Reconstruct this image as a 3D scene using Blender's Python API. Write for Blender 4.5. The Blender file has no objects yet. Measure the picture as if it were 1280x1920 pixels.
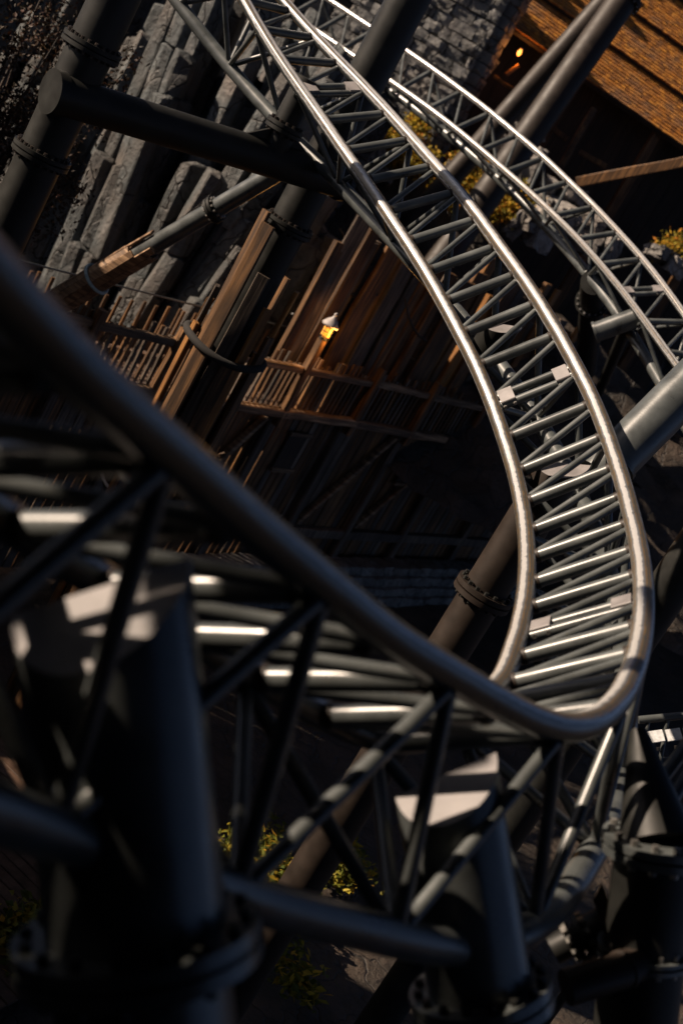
import bpy, math, random
import numpy as np
from mathutils import Vector, Matrix

random.seed(7)
rng = np.random.default_rng(11)
sc = bpy.context.scene
col = sc.collection

# ------------------------------------------------------------------ camera
CAM = Vector((0, 0, 13.0))
PITCH, ROLL = math.radians(16.5), math.radians(30.0)
LENS = 50.0
F = LENS / 36 * 1920
fw = Vector((0, math.cos(PITCH), -math.sin(PITCH)))
r0 = Vector((1, 0, 0))
u0 = r0.cross(fw)
IX = math.cos(ROLL) * r0 + math.sin(ROLL) * u0
IY = -math.sin(ROLL) * r0 + math.cos(ROLL) * u0
cam = bpy.data.cameras.new("camera")
cam.sensor_fit = 'VERTICAL'
cam.sensor_height = 36
cam.lens = LENS
cam.clip_start = 0.1
cam.clip_end = 2000
cam.dof.use_dof = True
cam.dof.focus_distance = 17.5
cam.dof.aperture_fstop = 0.95
cam_o = bpy.data.objects.new("camera", cam)
col.objects.link(cam_o)
cam_o.matrix_world = Matrix(((IX.x, IY.x, -fw.x, CAM.x), (IX.y, IY.y, -fw.y, CAM.y),
                             (IX.z, IY.z, -fw.z, CAM.z), (0, 0, 0, 1)))
sc.camera = cam_o

# ------------------------------------------------------------------ sky, sun, exposure
SUN = Vector((-0.85, -0.10, 0.45)).normalized()
elev = math.asin(SUN.z)
azim = math.atan2(SUN.x, SUN.y)
w = bpy.data.worlds.new("World")
sc.world = w
w.use_nodes = True
nt = w.node_tree
bg = nt.nodes['Background']
sky = nt.nodes.new('ShaderNodeTexSky')
sky.sky_type = 'NISHITA'
sky.sun_disc = False
sky.sun_elevation = elev
sky.sun_rotation = azim
sky.air_density = 0.17
sky.dust_density = 0.7
sky.ozone_density = 0.0
nt.links.new(sky.outputs[0], bg.inputs[0])
bg.inputs[1].default_value = 0.055
sl = bpy.data.lights.new("sun", 'SUN')
sl.energy = 5.0
sl.angle = math.radians(0.5)
sl.color = (1.0, 0.80, 0.62)
so = bpy.data.objects.new("sun", sl)
col.objects.link(so)
so.rotation_euler = SUN.to_track_quat('Z', 'Y').to_euler()
so.location = (-30, 10, 40)
sc.view_settings.view_transform = 'Standard'
sc.view_settings.look = 'None'
sc.view_settings.gamma = 1
sc.view_settings.exposure = 0.9
sc.cycles.use_denoising = True
sc.cycles.max_bounces = 5
sc.cycles.sample_clamp_indirect = 4.0


# ------------------------------------------------------------------ helpers
def px(x, y, d):
    """photo pixel + distance along the view axis -> point"""
    return CAM + d * (fw + (x - 640) / F * IX + (960 - y) / F * IY)


def ray(x, y):
    return fw + (x - 640) / F * IX + (960 - y) / F * IY


def hitz(x, y, z):
    r = ray(x, y)
    return CAM + r * ((z - CAM.z) / r.z)


def hity(x, y, yy):
    r = ray(x, y)
    return CAM + r * (yy / r.y)


W = {}


def link(o, parent=None, world=None):
    world = world or Matrix.Identity(4)
    col.objects.link(o)
    if parent is not None:
        o.parent = parent
        o.matrix_parent_inverse = W[parent.name].inverted()
    o.matrix_basis = world
    W[o.name] = world
    return o


def tag(o, label=None, cat=None, group=None, kind=None):
    if label: o['label'] = label
    if cat: o['category'] = cat
    if group: o['group'] = group
    if kind: o['kind'] = kind
    return o


def thing(name, loc, label, cat, group=None):
    o = bpy.data.objects.new(name, None)
    o.empty_display_size = 0.2
    link(o, None, Matrix.Translation(loc))
    return tag(o, label, cat, group)


def mesh(name, v, f, smooth=False, uv=None, auto=None):
    me = bpy.data.meshes.new(name)
    me.from_pydata([tuple(p) for p in v], [], f)
    if smooth:
        me.polygons.foreach_set('use_smooth', [True] * len(me.polygons))
    if auto is not None:
        me.set_sharp_from_angle(angle=math.radians(auto))
    if uv is not None:
        lay = me.uv_layers.new(name="uv")
        k = 0
        for fi, p in enumerate(me.polygons):
            for j in range(p.loop_total):
                lay.data[p.loop_start + j].uv = uv[fi][j]
    me.update()
    return me


def obj(name, me, mat, parent=None, world=None):
    if not me.materials:
        me.materials.append(mat)
    o = bpy.data.objects.new(name, me)
    return link(o, parent, world)


def frame(a, b, side=None):
    z = (b - a).normalized()
    s = side if side is not None else (Vector((0, 0, 1)) if abs(z.z) < 0.9 else Vector((1, 0, 0)))
    x = s - z * s.dot(z)
    if x.length < 1e-5:
        x = Vector((0, 1, 0)) - z * z.y
    x.normalize()
    y = z.cross(x)
    return x, y, z


def mat4(x, y, z, o):
    return Matrix(((x.x, y.x, z.x, o.x), (x.y, y.y, z.y, o.y), (x.z, y.z, z.z, o.z), (0, 0, 0, 1)))


_cyl = {}


def cyl(name, a, b, r, mat, parent, n=14, caps=True):
    """straight round bar; alike bars share one mesh"""
    key = (n, mat.name)
    if key not in _cyl:
        v, f = [], []
        for k in (0, 1):
            for i in range(n):
                t = 2 * math.pi * i / n
                v.append((math.cos(t), math.sin(t), k))
        for i in range(n):
            j = (i + 1) % n
            f.append((i, j, n + j, n + i))
        f.append(tuple(range(n))[::-1])
        f.append(tuple(range(n, 2 * n)))
        me = mesh(name, v, f, True, auto=50)
        me.materials.append(mat)
        _cyl[key] = me
    x, y, z = frame(a, b)
    M = mat4(x * r, y * r, b - a, a)
    return obj(name, _cyl[key], mat, parent, M)


def tube_data(pts, rad, n=20, ref=None, caps=True):
    pts = [Vector(p) for p in pts]
    m = len(pts)
    rad = rad if hasattr(rad, '__len__') else [rad] * m
    v, f, uv = [], [], []
    X = None
    ln = 0
    for i, p in enumerate(pts):
        t = (pts[min(i + 1, m - 1)] - pts[max(i - 1, 0)]).normalized()
        if ref is not None:
            X = ref[i] - t * ref[i].dot(t)
        elif X is None:
            X = frame(p, p + t)[0]
        else:
            X = X - t * X.dot(t)
        X.normalize()
        Y = t.cross(X)
        for k in range(n):
            a = 2 * math.pi * k / n
            v.append(p + (X * math.cos(a) + Y * math.sin(a)) * rad[i])
    lens = [0]
    for i in range(1, m): lens.append(lens[-1] + (pts[i] - pts[i - 1]).length)
    for i in range(m - 1):
        for k in range(n):
            j = (k + 1) % n
            f.append((i * n + k, i * n + j, (i + 1) * n + j, (i + 1) * n + k))
            uv.append(((k / n, lens[i]), ((k + 1) / n, lens[i]), ((k + 1) / n, lens[i + 1]), (k / n, lens[i + 1])))
    if caps:
        f.append(tuple(range(n))[::-1]); uv.append([(0, 0)] * n)
        f.append(tuple(range((m - 1) * n, m * n))); uv.append([(0, 0)] * n)
    return v, f, uv


def tube(name, pts, rad, mat, parent, n=20, ref=None, caps=True):
    v, f, uv = tube_data(pts, rad, n, ref, caps)
    return obj(name, mesh(name, v, f, True, uv, auto=50), mat, parent)


def lathe(name, prof, a, axis, mat, parent, n=32, auto=35):
    """profile [(r, h)] turned about axis through a"""
    x, y, z = frame(a, a + axis)
    v, f = [], []
    for r, h in prof:
        for k in range(n):
            t = 2 * math.pi * k / n
            v.append(a + z * h + (x * math.cos(t) + y * math.sin(t)) * r)
    for i in range(len(prof) - 1):
        for k in range(n):
            j = (k + 1) % n
            f.append((i * n + k, i * n + j, (i + 1) * n + j, (i + 1) * n + k))
    f.append(tuple(range(n))[::-1])
    f.append(tuple(range((len(prof) - 1) * n, len(prof) * n)))
    return obj(name, mesh(name, v, f, True, auto=auto), mat, parent)


def board_data(a, b, wd, th, side=None, c=0.012, seg=1, jit=0.0, taper=1.0):
    """chamfered timber from a to b, wd along side, th across"""
    x, y, z = frame(a, b, side)
    c = min(c, wd * .3, th * .3)
    hw, ht = wd / 2, th / 2
    ring = [(-hw + c, -ht), (hw - c, -ht), (hw, -ht + c), (hw, ht - c), (hw - c, ht), (-hw + c, ht), (-hw, ht - c), (-hw, -ht + c)]
    v, f = [], []
    L = (b - a).length
    for i in range(seg + 1):
        o = a + (b - a) * (i / seg)
        k = 1 + (taper - 1) * i / seg
        jx, jy = random.uniform(-jit, jit), random.uniform(-jit, jit)
        for (p, q) in ring:
            v.append(o + x * (p * k * (1 + random.uniform(-jit, jit)) + jx * wd) + y * (q * k + jy * wd) + z * random.uniform(-jit, jit) * .3 * wd)
    for i in range(seg):
        for k in range(8):
            j = (k + 1) % 8
            f.append((i * 8 + k, i * 8 + j, (i + 1) * 8 + j, (i + 1) * 8 + k))
    f.append(tuple(range(8))[::-1])
    f.append(tuple(range(seg * 8, seg * 8 + 8)))
    return v, f


def board(name, a, b, wd, th, mat, parent, side=None, c=0.012, seg=1, jit=0.0, taper=1.0):
    v, f = board_data(a, b, wd, th, side, c, seg, jit, taper)
    return obj(name, mesh(name, v, f), mat, parent)


def spline(P, n):
    """Catmull-Rom through rows of P, n samples per span"""
    P = np.array(P, float)
    E = np.vstack([2 * P[0] - P[1], P, 2 * P[-1] - P[-2]])
    out = []
    for i in range(1, len(E) - 2):
        p0, p1, p2, p3 = E[i - 1], E[i], E[i + 1], E[i + 2]
        for k in range(n):
            t = k / n
            out.append(.5 * (2 * p1 + (p2 - p0) * t + (2 * p0 - 5 * p1 + 4 * p2 - p3) * t * t + (3 * p1 - p0 - 3 * p2 + p3) * t ** 3))
    out.append(E[-2])
    return np.array(out)


def smooth(A, k):
    A = A.copy()
    for _ in range(k):
        A[1:-1] = .25 * A[:-2] + .5 * A[1:-1] + .25 * A[2:]
    return A


# ------------------------------------------------------------------ materials
def newmat(name):
    m = bpy.data.materials.new(name)
    m.use_nodes = True
    return m, m.node_tree.nodes, m.node_tree.links, m.node_tree.nodes['Principled BSDF']


def ramp(N, L, src, stops, interp='LINEAR'):
    r = N.new('ShaderNodeValToRGB')
    r.color_ramp.interpolation = interp
    e = r.color_ramp.elements
    while len(e) < len(stops): e.new(0.5)
    for k, (p, c) in enumerate(stops):
        e[k].position = p
        e[k].color = (*c, 1) if len(c) == 3 else c
    L.new(src, r.inputs[0])
    return r.outputs[0]


def noise(N, L, vec, scale, detail=4, rough=.55):
    n = N.new('ShaderNodeTexNoise')
    n.inputs['Scale'].default_value = scale
    n.inputs['Detail'].default_value = detail
    n.inputs['Roughness'].default_value = rough
    if vec is not None: L.new(vec, n.inputs['Vector'])
    return n.outputs['Fac']


def mapping(N, L, vec, scale, rot=(0, 0, 0)):
    m = N.new('ShaderNodeMapping')
    m.inputs['Scale'].default_value = scale
    m.inputs['Rotation'].default_value = rot
    L.new(vec, m.inputs['Vector'])
    return m.outputs[0]


def math_(N, L, op, a, b):
    m = N.new('ShaderNodeMath'); m.operation = op
    for k, s in enumerate((a, b)):
        if isinstance(s, (int, float)): m.inputs[k].default_value = s
        else: L.new(s, m.inputs[k])
    return m.outputs[0]


def mixc(N, L, fac, a, b, mode='MIX'):
    m = N.new('ShaderNodeMix'); m.data_type = 'RGBA'; m.blend_type = mode
    if isinstance(fac, (int, float)): m.inputs[0].default_value = fac
    else: L.new(fac, m.inputs[0])
    for k, s in ((6, a), (7, b)):
        if isinstance(s, tuple): m.inputs[k].default_value = (*s, 1)
        else: L.new(s, m.inputs[k])
    return m.outputs[2]


def bump(N, L, P, h, strength, dist):
    b = N.new('ShaderNodeBump')
    b.inputs['Strength'].default_value = strength
    b.inputs['Distance'].default_value = dist
    L.new(h, b.inputs['Height'])
    L.new(b.outputs[0], P.inputs['Normal'])


def pos(N):
    return N.new('ShaderNodeNewGeometry').outputs['Position']


def steel(name, c, rough=.36, spec=.5, metallic=0.0):
    m, N, L, P = newmat(name)
    p = pos(N)
    n1 = noise(N, L, p, 3.0, 5)
    n2 = noise(N, L, p, 40.0, 3)
    cc = ramp(N, L, n1, [(.3, tuple(x * .6 for x in c)), (.5, c), (.7, tuple(x * 1.45 for x in c))])
    dirt = ramp(N, L, n2, [(.62, (0, 0, 0)), (.75, (.5, .5, .5))])
    L.new(mixc(N, L, dirt, cc, (c[0] * .8 + .012, c[1] * .7 + .006, c[2] * .5)), P.inputs['Base Color'])
    L.new(math_(N, L, 'ADD', math_(N, L, 'MULTIPLY', n1, .34), rough - .17), P.inputs['Roughness'])
    P.inputs['Specular IOR Level'].default_value = spec
    P.inputs['Metallic'].default_value = metallic
    bump(N, L, P, n2, .05, .01)
    return m


M_STEEL = steel('dark_painted_steel', (.062, .069, .069), .32, .55)
M_STEEL_D = steel('old_dark_painted_steel', (.012, .0125, .0115), .50, .25)
M_STEEL_B = steel('brown_painted_steel', (.017, .012, .009), .55, .3)
M_PLATE = steel('grey_painted_plate', (.17, .16, .16), .55)
M_BOLT = steel('zinc_bolt', (.30, .29, .27), .35, .5, .8)


def rail_mat():
    m, N, L, P = newmat('worn_rail')
    uvn = N.new('ShaderNodeUVMap'); uvn.uv_map = 'uv'
    sp = N.new('ShaderNodeSeparateXYZ'); L.new(uvn.outputs[0], sp.inputs[0])
    u, vv = sp.outputs[0], sp.outputs[1]
    p = pos(N)
    cb = N.new('ShaderNodeCombineXYZ')
    L.new(vv, cb.inputs[0])
    n1 = noise(N, L, mapping(N, L, cb.outputs[0], (2.5, 1, 1)), 1.0, 6)
    nn = noise(N, L, p, 14, 5)
    wob = math_(N, L, 'MULTIPLY', math_(N, L, 'SUBTRACT', n1, .5), .05)
    uu = math_(N, L, 'ADD', u, math_(N, L, 'ADD', wob, math_(N, L, 'MULTIPLY', math_(N, L, 'SUBTRACT', nn, .5), .06)))
    # wheel tracks: four polished bands round the tube, grease along their edges
    wv = math_(N, L, 'ABSOLUTE', math_(N, L, 'SUBTRACT', math_(N, L, 'FRACT', math_(N, L, 'ADD', math_(N, L, 'MULTIPLY', uu, 4.0), .5), 0), .5), 0)
    band = ramp(N, L, wv, [(.17, (1, 1, 1)), (.20, (0, 0, 0))])
    worn = ramp(N, L, wv, [(.31, (1, 1, 1)), (.34, (0, 0, 0))])
    grease = ramp(N, L, wv, [(.30, (0, 0, 0)), (.34, (1, 1, 1)), (.44, (.9, .9, .9)), (.48, (0, 0, 0))])
    cosu = math_(N, L, 'COSINE', math_(N, L, 'MULTIPLY', uu, 2 * math.pi), 0)
    topm = ramp(N, L, cosu, [(.02, (0, 0, 0)), (.30, (1, 1, 1))])
    band = math_(N, L, 'MULTIPLY', band, topm); worn = math_(N, L, 'MULTIPLY', worn, topm)
    base = mixc(N, L, band, mixc(N, L, worn, (.03, .036, .038), (.20, .21, .22)), (.70, .69, .67))
    gr = mixc(N, L, math_(N, L, 'MULTIPLY', grease, ramp(N, L, nn, [(.35, (.3, .3, .3)), (.6, (1, 1, 1))])), base, (.11, .07, .03))
    L.new(gr, P.inputs['Base Color'])
    L.new(math_(N, L, 'MULTIPLY', worn, .6), P.inputs['Metallic'])
    L.new(ramp(N, L, nn, [(.3, (.27, .27, .27)), (.7, (.36, .36, .36))]), P.inputs['Roughness'])
    return m


M_RAIL = rail_mat()


def wood(name, dark, light, sc_v=(16, 16, .8), spec=.35, rough=.62):
    m, N, L, P = newmat(name)
    p = pos(N)
    oi = N.new('ShaderNodeObjectInfo')
    off = N.new('ShaderNodeVectorMath'); off.operation = 'ADD'
    L.new(p, off.inputs[0]); L.new(oi.outputs['Random'], off.inputs[1])
    mv = mapping(N, L, off.outputs[0], sc_v)
    n1 = noise(N, L, mv, 1.0, 7, .62)
    n2 = noise(N, L, p, 1.3, 3)
    c = ramp(N, L, n1, [(.30, tuple(x * .35 for x in dark)), (.45, dark), (.68, light)])
    c2 = mixc(N, L, ramp(N, L, n2, [(.4, (0, 0, 0)), (.7, (.6, .6, .6))]), c, tuple(x * .4 for x in dark))
    hs = N.new('ShaderNodeHueSaturation')
    L.new(c2, hs.inputs['Color'])
    L.new(math_(N, L, 'ADD', math_(N, L, 'MULTIPLY', oi.outputs['Random'], .7), .65), hs.inputs['Value'])
    L.new(hs.outputs[0], P.inputs['Base Color'])
    P.inputs['Roughness'].default_value = rough
    P.inputs['Specular IOR Level'].default_value = spec
    bump(N, L, P, n1, .5, .02)
    return m


M_WOOD_V = wood('weathered_brown_timber', (.070, .034, .013), (.25, .122, .042))
M_WOOD_G = wood('silvered_old_timber', (.06, .045, .034), (.20, .15, .11))
M_WOOD_H = wood('weathered_rail_timber', (.12, .07, .038), (.36, .23, .13), (.9, .9, 16))
M_WOOD_DK = wood('dark_stained_timber', (.018, .011, .007), (.05, .028, .015))
M_WOOD_DECK = wood('deck_plank_timber', (.075, .045, .030), (.18, .11, .075), (3, 3, 3))
M_WOOD_OR = wood('orange_sunlit_timber', (.19, .080, .018), (.43, .20, .05))  # orange boards; the sun's orange on lit slats is put into this colour


def rock(name, a, b, c, bs=.9, scale=1.0):
    m, N, L, P = newmat(name)
    p = pos(N)
    oi = N.new('ShaderNodeObjectInfo')
    n1 = noise(N, L, mapping(N, L, p, (1, 1, .5)), 1.6 * scale, 8, .65)
    n2 = noise(N, L, p, 9 * scale, 6, .7)
    n3 = noise(N, L, p, .7, 2)
    cc = ramp(N, L, n1, [(.32, a), (.52, b), (.7, c)])
    c2 = mixc(N, L, ramp(N, L, n3, [(.45, (0, 0, 0)), (.65, (.45, .45, .45))]), cc, (.105, .072, .05))
    c3 = mixc(N, L, ramp(N, L, n2, [(.3, (.75, .75, .75)), (.5, (0, 0, 0))]), c2, tuple(x * .4 for x in a))
    hs = N.new('ShaderNodeHueSaturation')
    L.new(c3, hs.inputs['Color'])
    L.new(math_(N, L, 'ADD', math_(N, L, 'MULTIPLY', oi.outputs['Random'], .5), .75), hs.inputs['Value'])
    L.new(hs.outputs[0], P.inputs['Base Color'])
    P.inputs['Roughness'].default_value = .62
    P.inputs['Specular IOR Level'].default_value = .4
    wv = N.new('ShaderNodeVectorMath'); wv.operation = 'ADD'
    nv = N.new('ShaderNodeTexNoise'); nv.inputs['Scale'].default_value = 1.7
    L.new(p, nv.inputs['Vector']); L.new(p, wv.inputs[0]); L.new(nv.outputs['Color'], wv.inputs[1])
    vo = N.new('ShaderNodeTexVoronoi'); vo.feature = 'DISTANCE_TO_EDGE'
    vo.inputs['Scale'].default_value = 1.0 * scale
    L.new(mapping(N, L, wv.outputs[0], (1.1, 1.1, .38)), vo.inputs['Vector'])
    crack = ramp(N, L, vo.outputs['Distance'], [(0, (0, 0, 0)), (.03, (1, 1, 1))])
    hs2 = mixc(N, L, crack, (.02, .018, .016), hs.outputs[0])
    L.new(hs2, P.inputs['Base Color'])
    hgt = math_(N, L, 'ADD', math_(N, L, 'MULTIPLY', n1, 1.6), math_(N, L, 'MULTIPLY', n2, .5))
    bump(N, L, P, math_(N, L, 'ADD', hgt, math_(N, L, 'MULTIPLY', crack, .35)), bs, .13)
    return m


M_ROCK = rock('basalt_rock', (.034, .041, .044), (.076, .086, .089), (.155, .152, .147), 1.0)
M_STONE = rock('dressed_stone', (.08, .085, .088), (.16, .16, .155), (.25, .245, .23), .7)
M_BOULD = rock('pale_boulder', (.12, .115, .11), (.24, .225, .21), (.36, .33, .30))
M_SOIL = rock('dark_soil', (.018, .014, .010), (.035, .027, .02), (.055, .04, .03))


def shingle_mat():
    m, N, L, P = newmat('wood_shingle')
    p = pos(N)
    n1 = noise(N, L, p, 5.0, 4)
    n2 = noise(N, L, p, .8, 2)
    wn = N.new('ShaderNodeTexWhiteNoise')
    at = N.new('ShaderNodeAttribute'); at.attribute_name = 'pid'
    wn.noise_dimensions = '1D'; L.new(at.outputs['Fac'], wn.inputs['W'])
    c = ramp(N, L, wn.outputs['Value'], [(0, (.19, .066, .008)), (.5, (.38, .14, .015)), (1, (.52, .215, .026))])
    c2 = mixc(N, L, ramp(N, L, n1, [(.45, (0, 0, 0)), (.75, (.8, .8, .8))]), c, (.10, .06, .03))
    c3 = mixc(N, L, ramp(N, L, n2, [(.5, (0, 0, 0)), (.65, (.5, .5, .5))]), c2, (.15, .10, .07))
    L.new(c3, P.inputs['Base Color'])
    P.inputs['Roughness'].default_value = .75
    return m


M_SHING = shingle_mat()


def leafmat(name, stops, trans=.35):
    m, N, L, P = newmat(name)
    at = N.new('ShaderNodeAttribute'); at.attribute_name = 'pid'
    wn = N.new('ShaderNodeTexWhiteNoise'); wn.noise_dimensions = '1D'
    L.new(at.outputs['Fac'], wn.inputs['W'])
    c = ramp(N, L, wn.outputs['Value'], stops)
    L.new(c, P.inputs['Base Color'])
    P.inputs['Roughness'].default_value = .6
    P.inputs['Specular IOR Level'].default_value = .25
    tr = N.new('ShaderNodeBsdfTranslucent'); L.new(c, tr.inputs[0])
    mx = N.new('ShaderNodeMixShader'); mx.inputs[0].default_value = trans
    L.new(P.outputs[0], mx.inputs[1]); L.new(tr.outputs[0], mx.inputs[2])
    L.new(mx.outputs[0], N['Material Output'].inputs[0])
    return m


M_LEAF_Y = leafmat('yellow_autumn_leaves', [(0, (.10, .10, .015)), (.4, (.30, .24, .03)), (.75, (.55, .33, .03)), (1, (.45, .16, .02))])
M_LEAF_R = leafmat('dark_reddish_leaves', [(0, (.010, .009, .004)), (.5, (.022, .013, .006)), (.85, (.045, .016, .007)), (1, (.055, .035, .014))], .15)
M_LEAF_I = leafmat('ivy_leaves', [(0, (.05, .07, .012)), (.5, (.14, .15, .02)), (.8, (.38, .30, .03)), (1, (.55, .30, .03))])


def plain(name, c, rough=.5, emit=None, estr=0, metallic=0):
    m, N, L, P = newmat(name)
    n = noise(N, L, pos(N), 20, 4)
    L.new(ramp(N, L, n, [(.3, tuple(x * .6 for x in c)), (.7, c)]), P.inputs['Base Color'])
    P.inputs['Roughness'].default_value = rough
    P.inputs['Metallic'].default_value = metallic
    if emit:
        P.inputs['Emission Color'].default_value = (*emit, 1)
        P.inputs['Emission Strength'].default_value = estr
    return m


M_GLOW = plain('lit_amber_glass', (.8, .4, .08), .3, (1.0, .32, .03), .65)
M_SPARK = plain('interior_lamp_glass', (.8, .3, .08), .3, (1.0, .30, .05), 2.0)
M_ROPE = plain('pale_blue_strap', (.30, .42, .45), .7)
M_CLOTH = plain('black_rope', (.012, .011, .010), .9)
M_TIN = plain('weathered_tin', (.38, .34, .32), .5)
M_WHITE = plain('white_enamel_plate', (.55, .57, .58), .35)
M_IRON = plain('black_iron', (.02, .019, .018), .5, metallic=.3)

# ------------------------------------------------------------------ ground
def ground():
    n = 60
    ax = np.concatenate([-np.geomspace(900, 45, 14), np.linspace(-40, 40, n), np.geomspace(45, 900, 14)])
    ay = ax + 25
    X, Y = np.meshgrid(ax, ay)
    Z = .06 * np.sin(X * .9 + 1.3 * np.cos(Y * .7)) + .05 * np.sin(Y * 1.1 + X * .3)
    v = np.stack([X.ravel(), Y.ravel(), Z.ravel()], 1)
    k = len(ax)
    f = [(j * k + i, j * k + i + 1, (j + 1) * k + i + 1, (j + 1) * k + i) for j in range(k - 1) for i in range(k - 1)]
    o = obj('ground', mesh('ground', v, f, True), M_SOIL)
    tag(o, 'dark bare soil at the bottom of the rocky pit', kind='structure')


ground()

# ------------------------------------------------------------------ coaster tracks
def track(name, Lp, Rp, label, rail_r, spine_h, spine_r, pitch, ties, splices, strut_mod=0, group=None):
    """three-chord truss track: Lp/Rp are matching rail points in the world"""
    Lw = smooth(spline(Lp, 8), 12)
    Rw = smooth(spline(Rp, 8), 12)
    C = (Lw + Rw) / 2
    T = np.gradient(C, axis=0)
    T /= np.linalg.norm(T, axis=1)[:, None]
    D = Lw - Rw
    N = np.cross(D, T)
    N /= np.linalg.norm(N, axis=1)[:, None]
    N = smooth(N, 30)
    S = C - N * spine_h
    s = np.concatenate([[0], np.cumsum(np.linalg.norm(np.diff(C, axis=0), axis=1))])

    def at(A, t):
        return Vector([np.interp(t, s, A[:, k]) for k in range(3)])

    root = thing(name, at(S, s[-1] * .5), label, 'roller coaster', group)
    V = lambda A: [Vector(p) for p in A]
    step = 2
    for A in (Lw, Rw):
        tube('rail', V(A[::step]), rail_r, M_RAIL, root, 28, V(N[::step]))
    tube('spine', V(S[::step]), spine_r, M_STEEL, root, 20, V(N[::step]))
    stations = [s[np.argmin(np.linalg.norm(Lw - np.array(p), axis=1))] for p in ties]
    while stations[0] - pitch > .05: stations.insert(0, stations[0] - pitch)
    while stations[-1] + pitch < s[-1] - .05: stations.append(stations[-1] + pitch)
    splices = {min(range(len(stations)), key=lambda i: (at(Lw, stations[i]) - p).length) for p in splices}
    for i, t in enumerate(stations):
        n = at(N, t); a = at(Lw, t) - n * .035; b = at(Rw, t) - n * .035
        e = (b - a).normalized(); tg = at(T, t)
        a2, b2 = a + e * rail_r * .6, b - e * rail_r * .6
        if i in splices:
            for q in (-1, 1):
                cyl('cross_tie', a2 + tg * .09 * q - n * .02, b2 + tg * .09 * q - n * .02, .05, M_STEEL, root)
            for q, p0 in ((1, a), (-1, b)):
                c = p0 + e * q * (rail_r + .10)
                bx = board('splice_block', c - e * .085 * 1, c + e * .085, .23, .10, M_PLATE, root, tg, .008)
                for k in (-1, 1):
                    for kk in (-1, 1):
                        bo = c + e * .06 * k + tg * .115 * kk - n * .01
                        cyl('bolt', bo, bo + tg * kk * .035, .022, M_BOLT, bx, 6)
                g = p0 + e * q * rail_r * .9
                for kk in (-1, 1):
                    cyl('bolt', g + tg * .06 * kk, c + tg * .06 * kk, .028, M_BOLT, bx, 6)
        else:
            cyl('cross_tie', a2, b2, .064, M_STEEL, root, 16)
            for q, p0 in ((1, a), (-1, b)):
                pp = p0 + e * q * rail_r * .80
                cyl('weld_collar', pp, pp + e * q * .045, .072, M_STEEL_B, root, 14)
        if i + 1 < len(stations):
            t2 = stations[i + 1]
            n2 = at(N, t2)
            p = at(Rw, t + .09) - at(N, t) * .045 - e * rail_r * .6
            q_ = at(Lw, t2 - .09) - n2 * .045 + e * rail_r * .6
            cyl('diagonal', p, q_, .038, M_STEEL, root, 12)
            if i % 2 == strut_mod:
                nd = at(S, t2)
                cyl('strut', at(Rw, t + .02) - n * .09, nd, .042, M_STEEL, root, 14)
                cyl('strut', at(Lw, t + .02) - n * .09, nd, .042, M_STEEL, root, 14)
            else:
                nd = at(S, t)
                cyl('strut', at(Rw, t2 - .02) - n2 * .09, nd, .042, M_STEEL, root, 14)
                cyl('strut', at(Lw, t2 - .02) - n2 * .09, nd, .042, M_STEEL, root, 14)
    return root, dict(L=Lw, R=Rw, S=S, N=N, T=T, s=s, at=at, st=stations)


A_L = [(420, -68, 21.48), (455, -4, 21.24), (486, 50, 20.97), (521, 106, 20.68), (561, 164, 20.37), (602, 222, 20.03), (642, 280, 19.68),
       (682, 336, 19.32), (720, 393, 18.94), (759, 451, 18.55), (795, 507, 18.15), (828, 564, 17.73), (860, 624, 17.29), (891, 684, 16.84),
       (920, 752, 16.37), (944, 820, 15.87), (964, 883, 15.36), (977, 940, 14.82), (985, 994, 14.26), (988, 1042, 13.69), (987, 1090, 13.11),
       (982, 1136, 12.52), (973, 1181, 11.93), (959, 1228, 11.33), (940, 1277, 10.73)]
A_R = [(500, -34, 22.32), (546, 19, 22.0), (590, 68, 21.64), (636, 116, 21.27), (681, 162, 20.88), (726, 210, 20.47), (770, 259, 20.06),
       (813, 308, 19.63), (856, 356, 19.19), (896, 407, 18.74), (933, 458, 18.27), (971, 510, 17.79), (1008, 564, 17.29), (1044, 623, 16.78),
       (1080, 688, 16.25), (1112, 752, 15.71), (1136, 812, 15.15), (1156, 870, 14.59), (1172, 923, 14.02), (1185, 974, 13.43), (1196, 1022, 12.85),
       (1203, 1069, 12.25), (1206, 1116, 11.64), (1205, 1164, 11.04), (1198, 1215, 10.42)]
Lw = [px(*p) for p in A_L]
Rw = [px(*p) for p in A_R]
# the near part: the outer rail runs on towards the camera's left, ties 1.05 m long
B_R = [(1184, 1263, 9.8), (1160, 1312, 9.2), (1122, 1349, 8.6), (1066, 1366, 8.1), (990, 1347, 7.65), (906, 1301, 7.2), (820, 1250, 6.75),
       (723, 1190, 6.3), (600, 1090, 5.75), (470, 983, 5.25), (325, 852, 4.65), (175, 722, 4.1), (60, 605, 3.75), (-53, 484, 3.4), (-180, 340, 3.05), (-330, 170, 2.7)]
t0 = np.array([-.955, -.235, .29]); t1 = np.array([-.93, 0.0, .37])
for i, p in enumerate(B_R):
    k = min(1, (i + 1) / 8)
    tv = t0 * (1 - k) + t1 * k
    if i > 9: tv = tv + np.array([.0, .0, .05 * (i - 9)])
    tv = tv / np.linalg.norm(tv) * 1.05
    R_ = px(*p)
    Rw.append(R_)
    Lw.append(R_ + IX * tv[0] + IY * tv[1] + fw * tv[2])
# and beyond the top of the frame
for k in range(6):
    Lw.insert(0, Lw[0] * 2 - Lw[1]); Rw.insert(0, Rw[0] * 2 - Rw[1])
TIES_A = [tuple(px(*p)) for p in A_L[1:]]
main, MT = track('coaster_track', [tuple(p) for p in Lw], [tuple(p) for p in Rw],
                 'near dark steel track with worn silver rails dipping and curving past the wooden walkway',
                 .088, 1.18, .105, .672, TIES_A, [px(*A_L[k]) for k in (4, 14, 22)])

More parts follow.
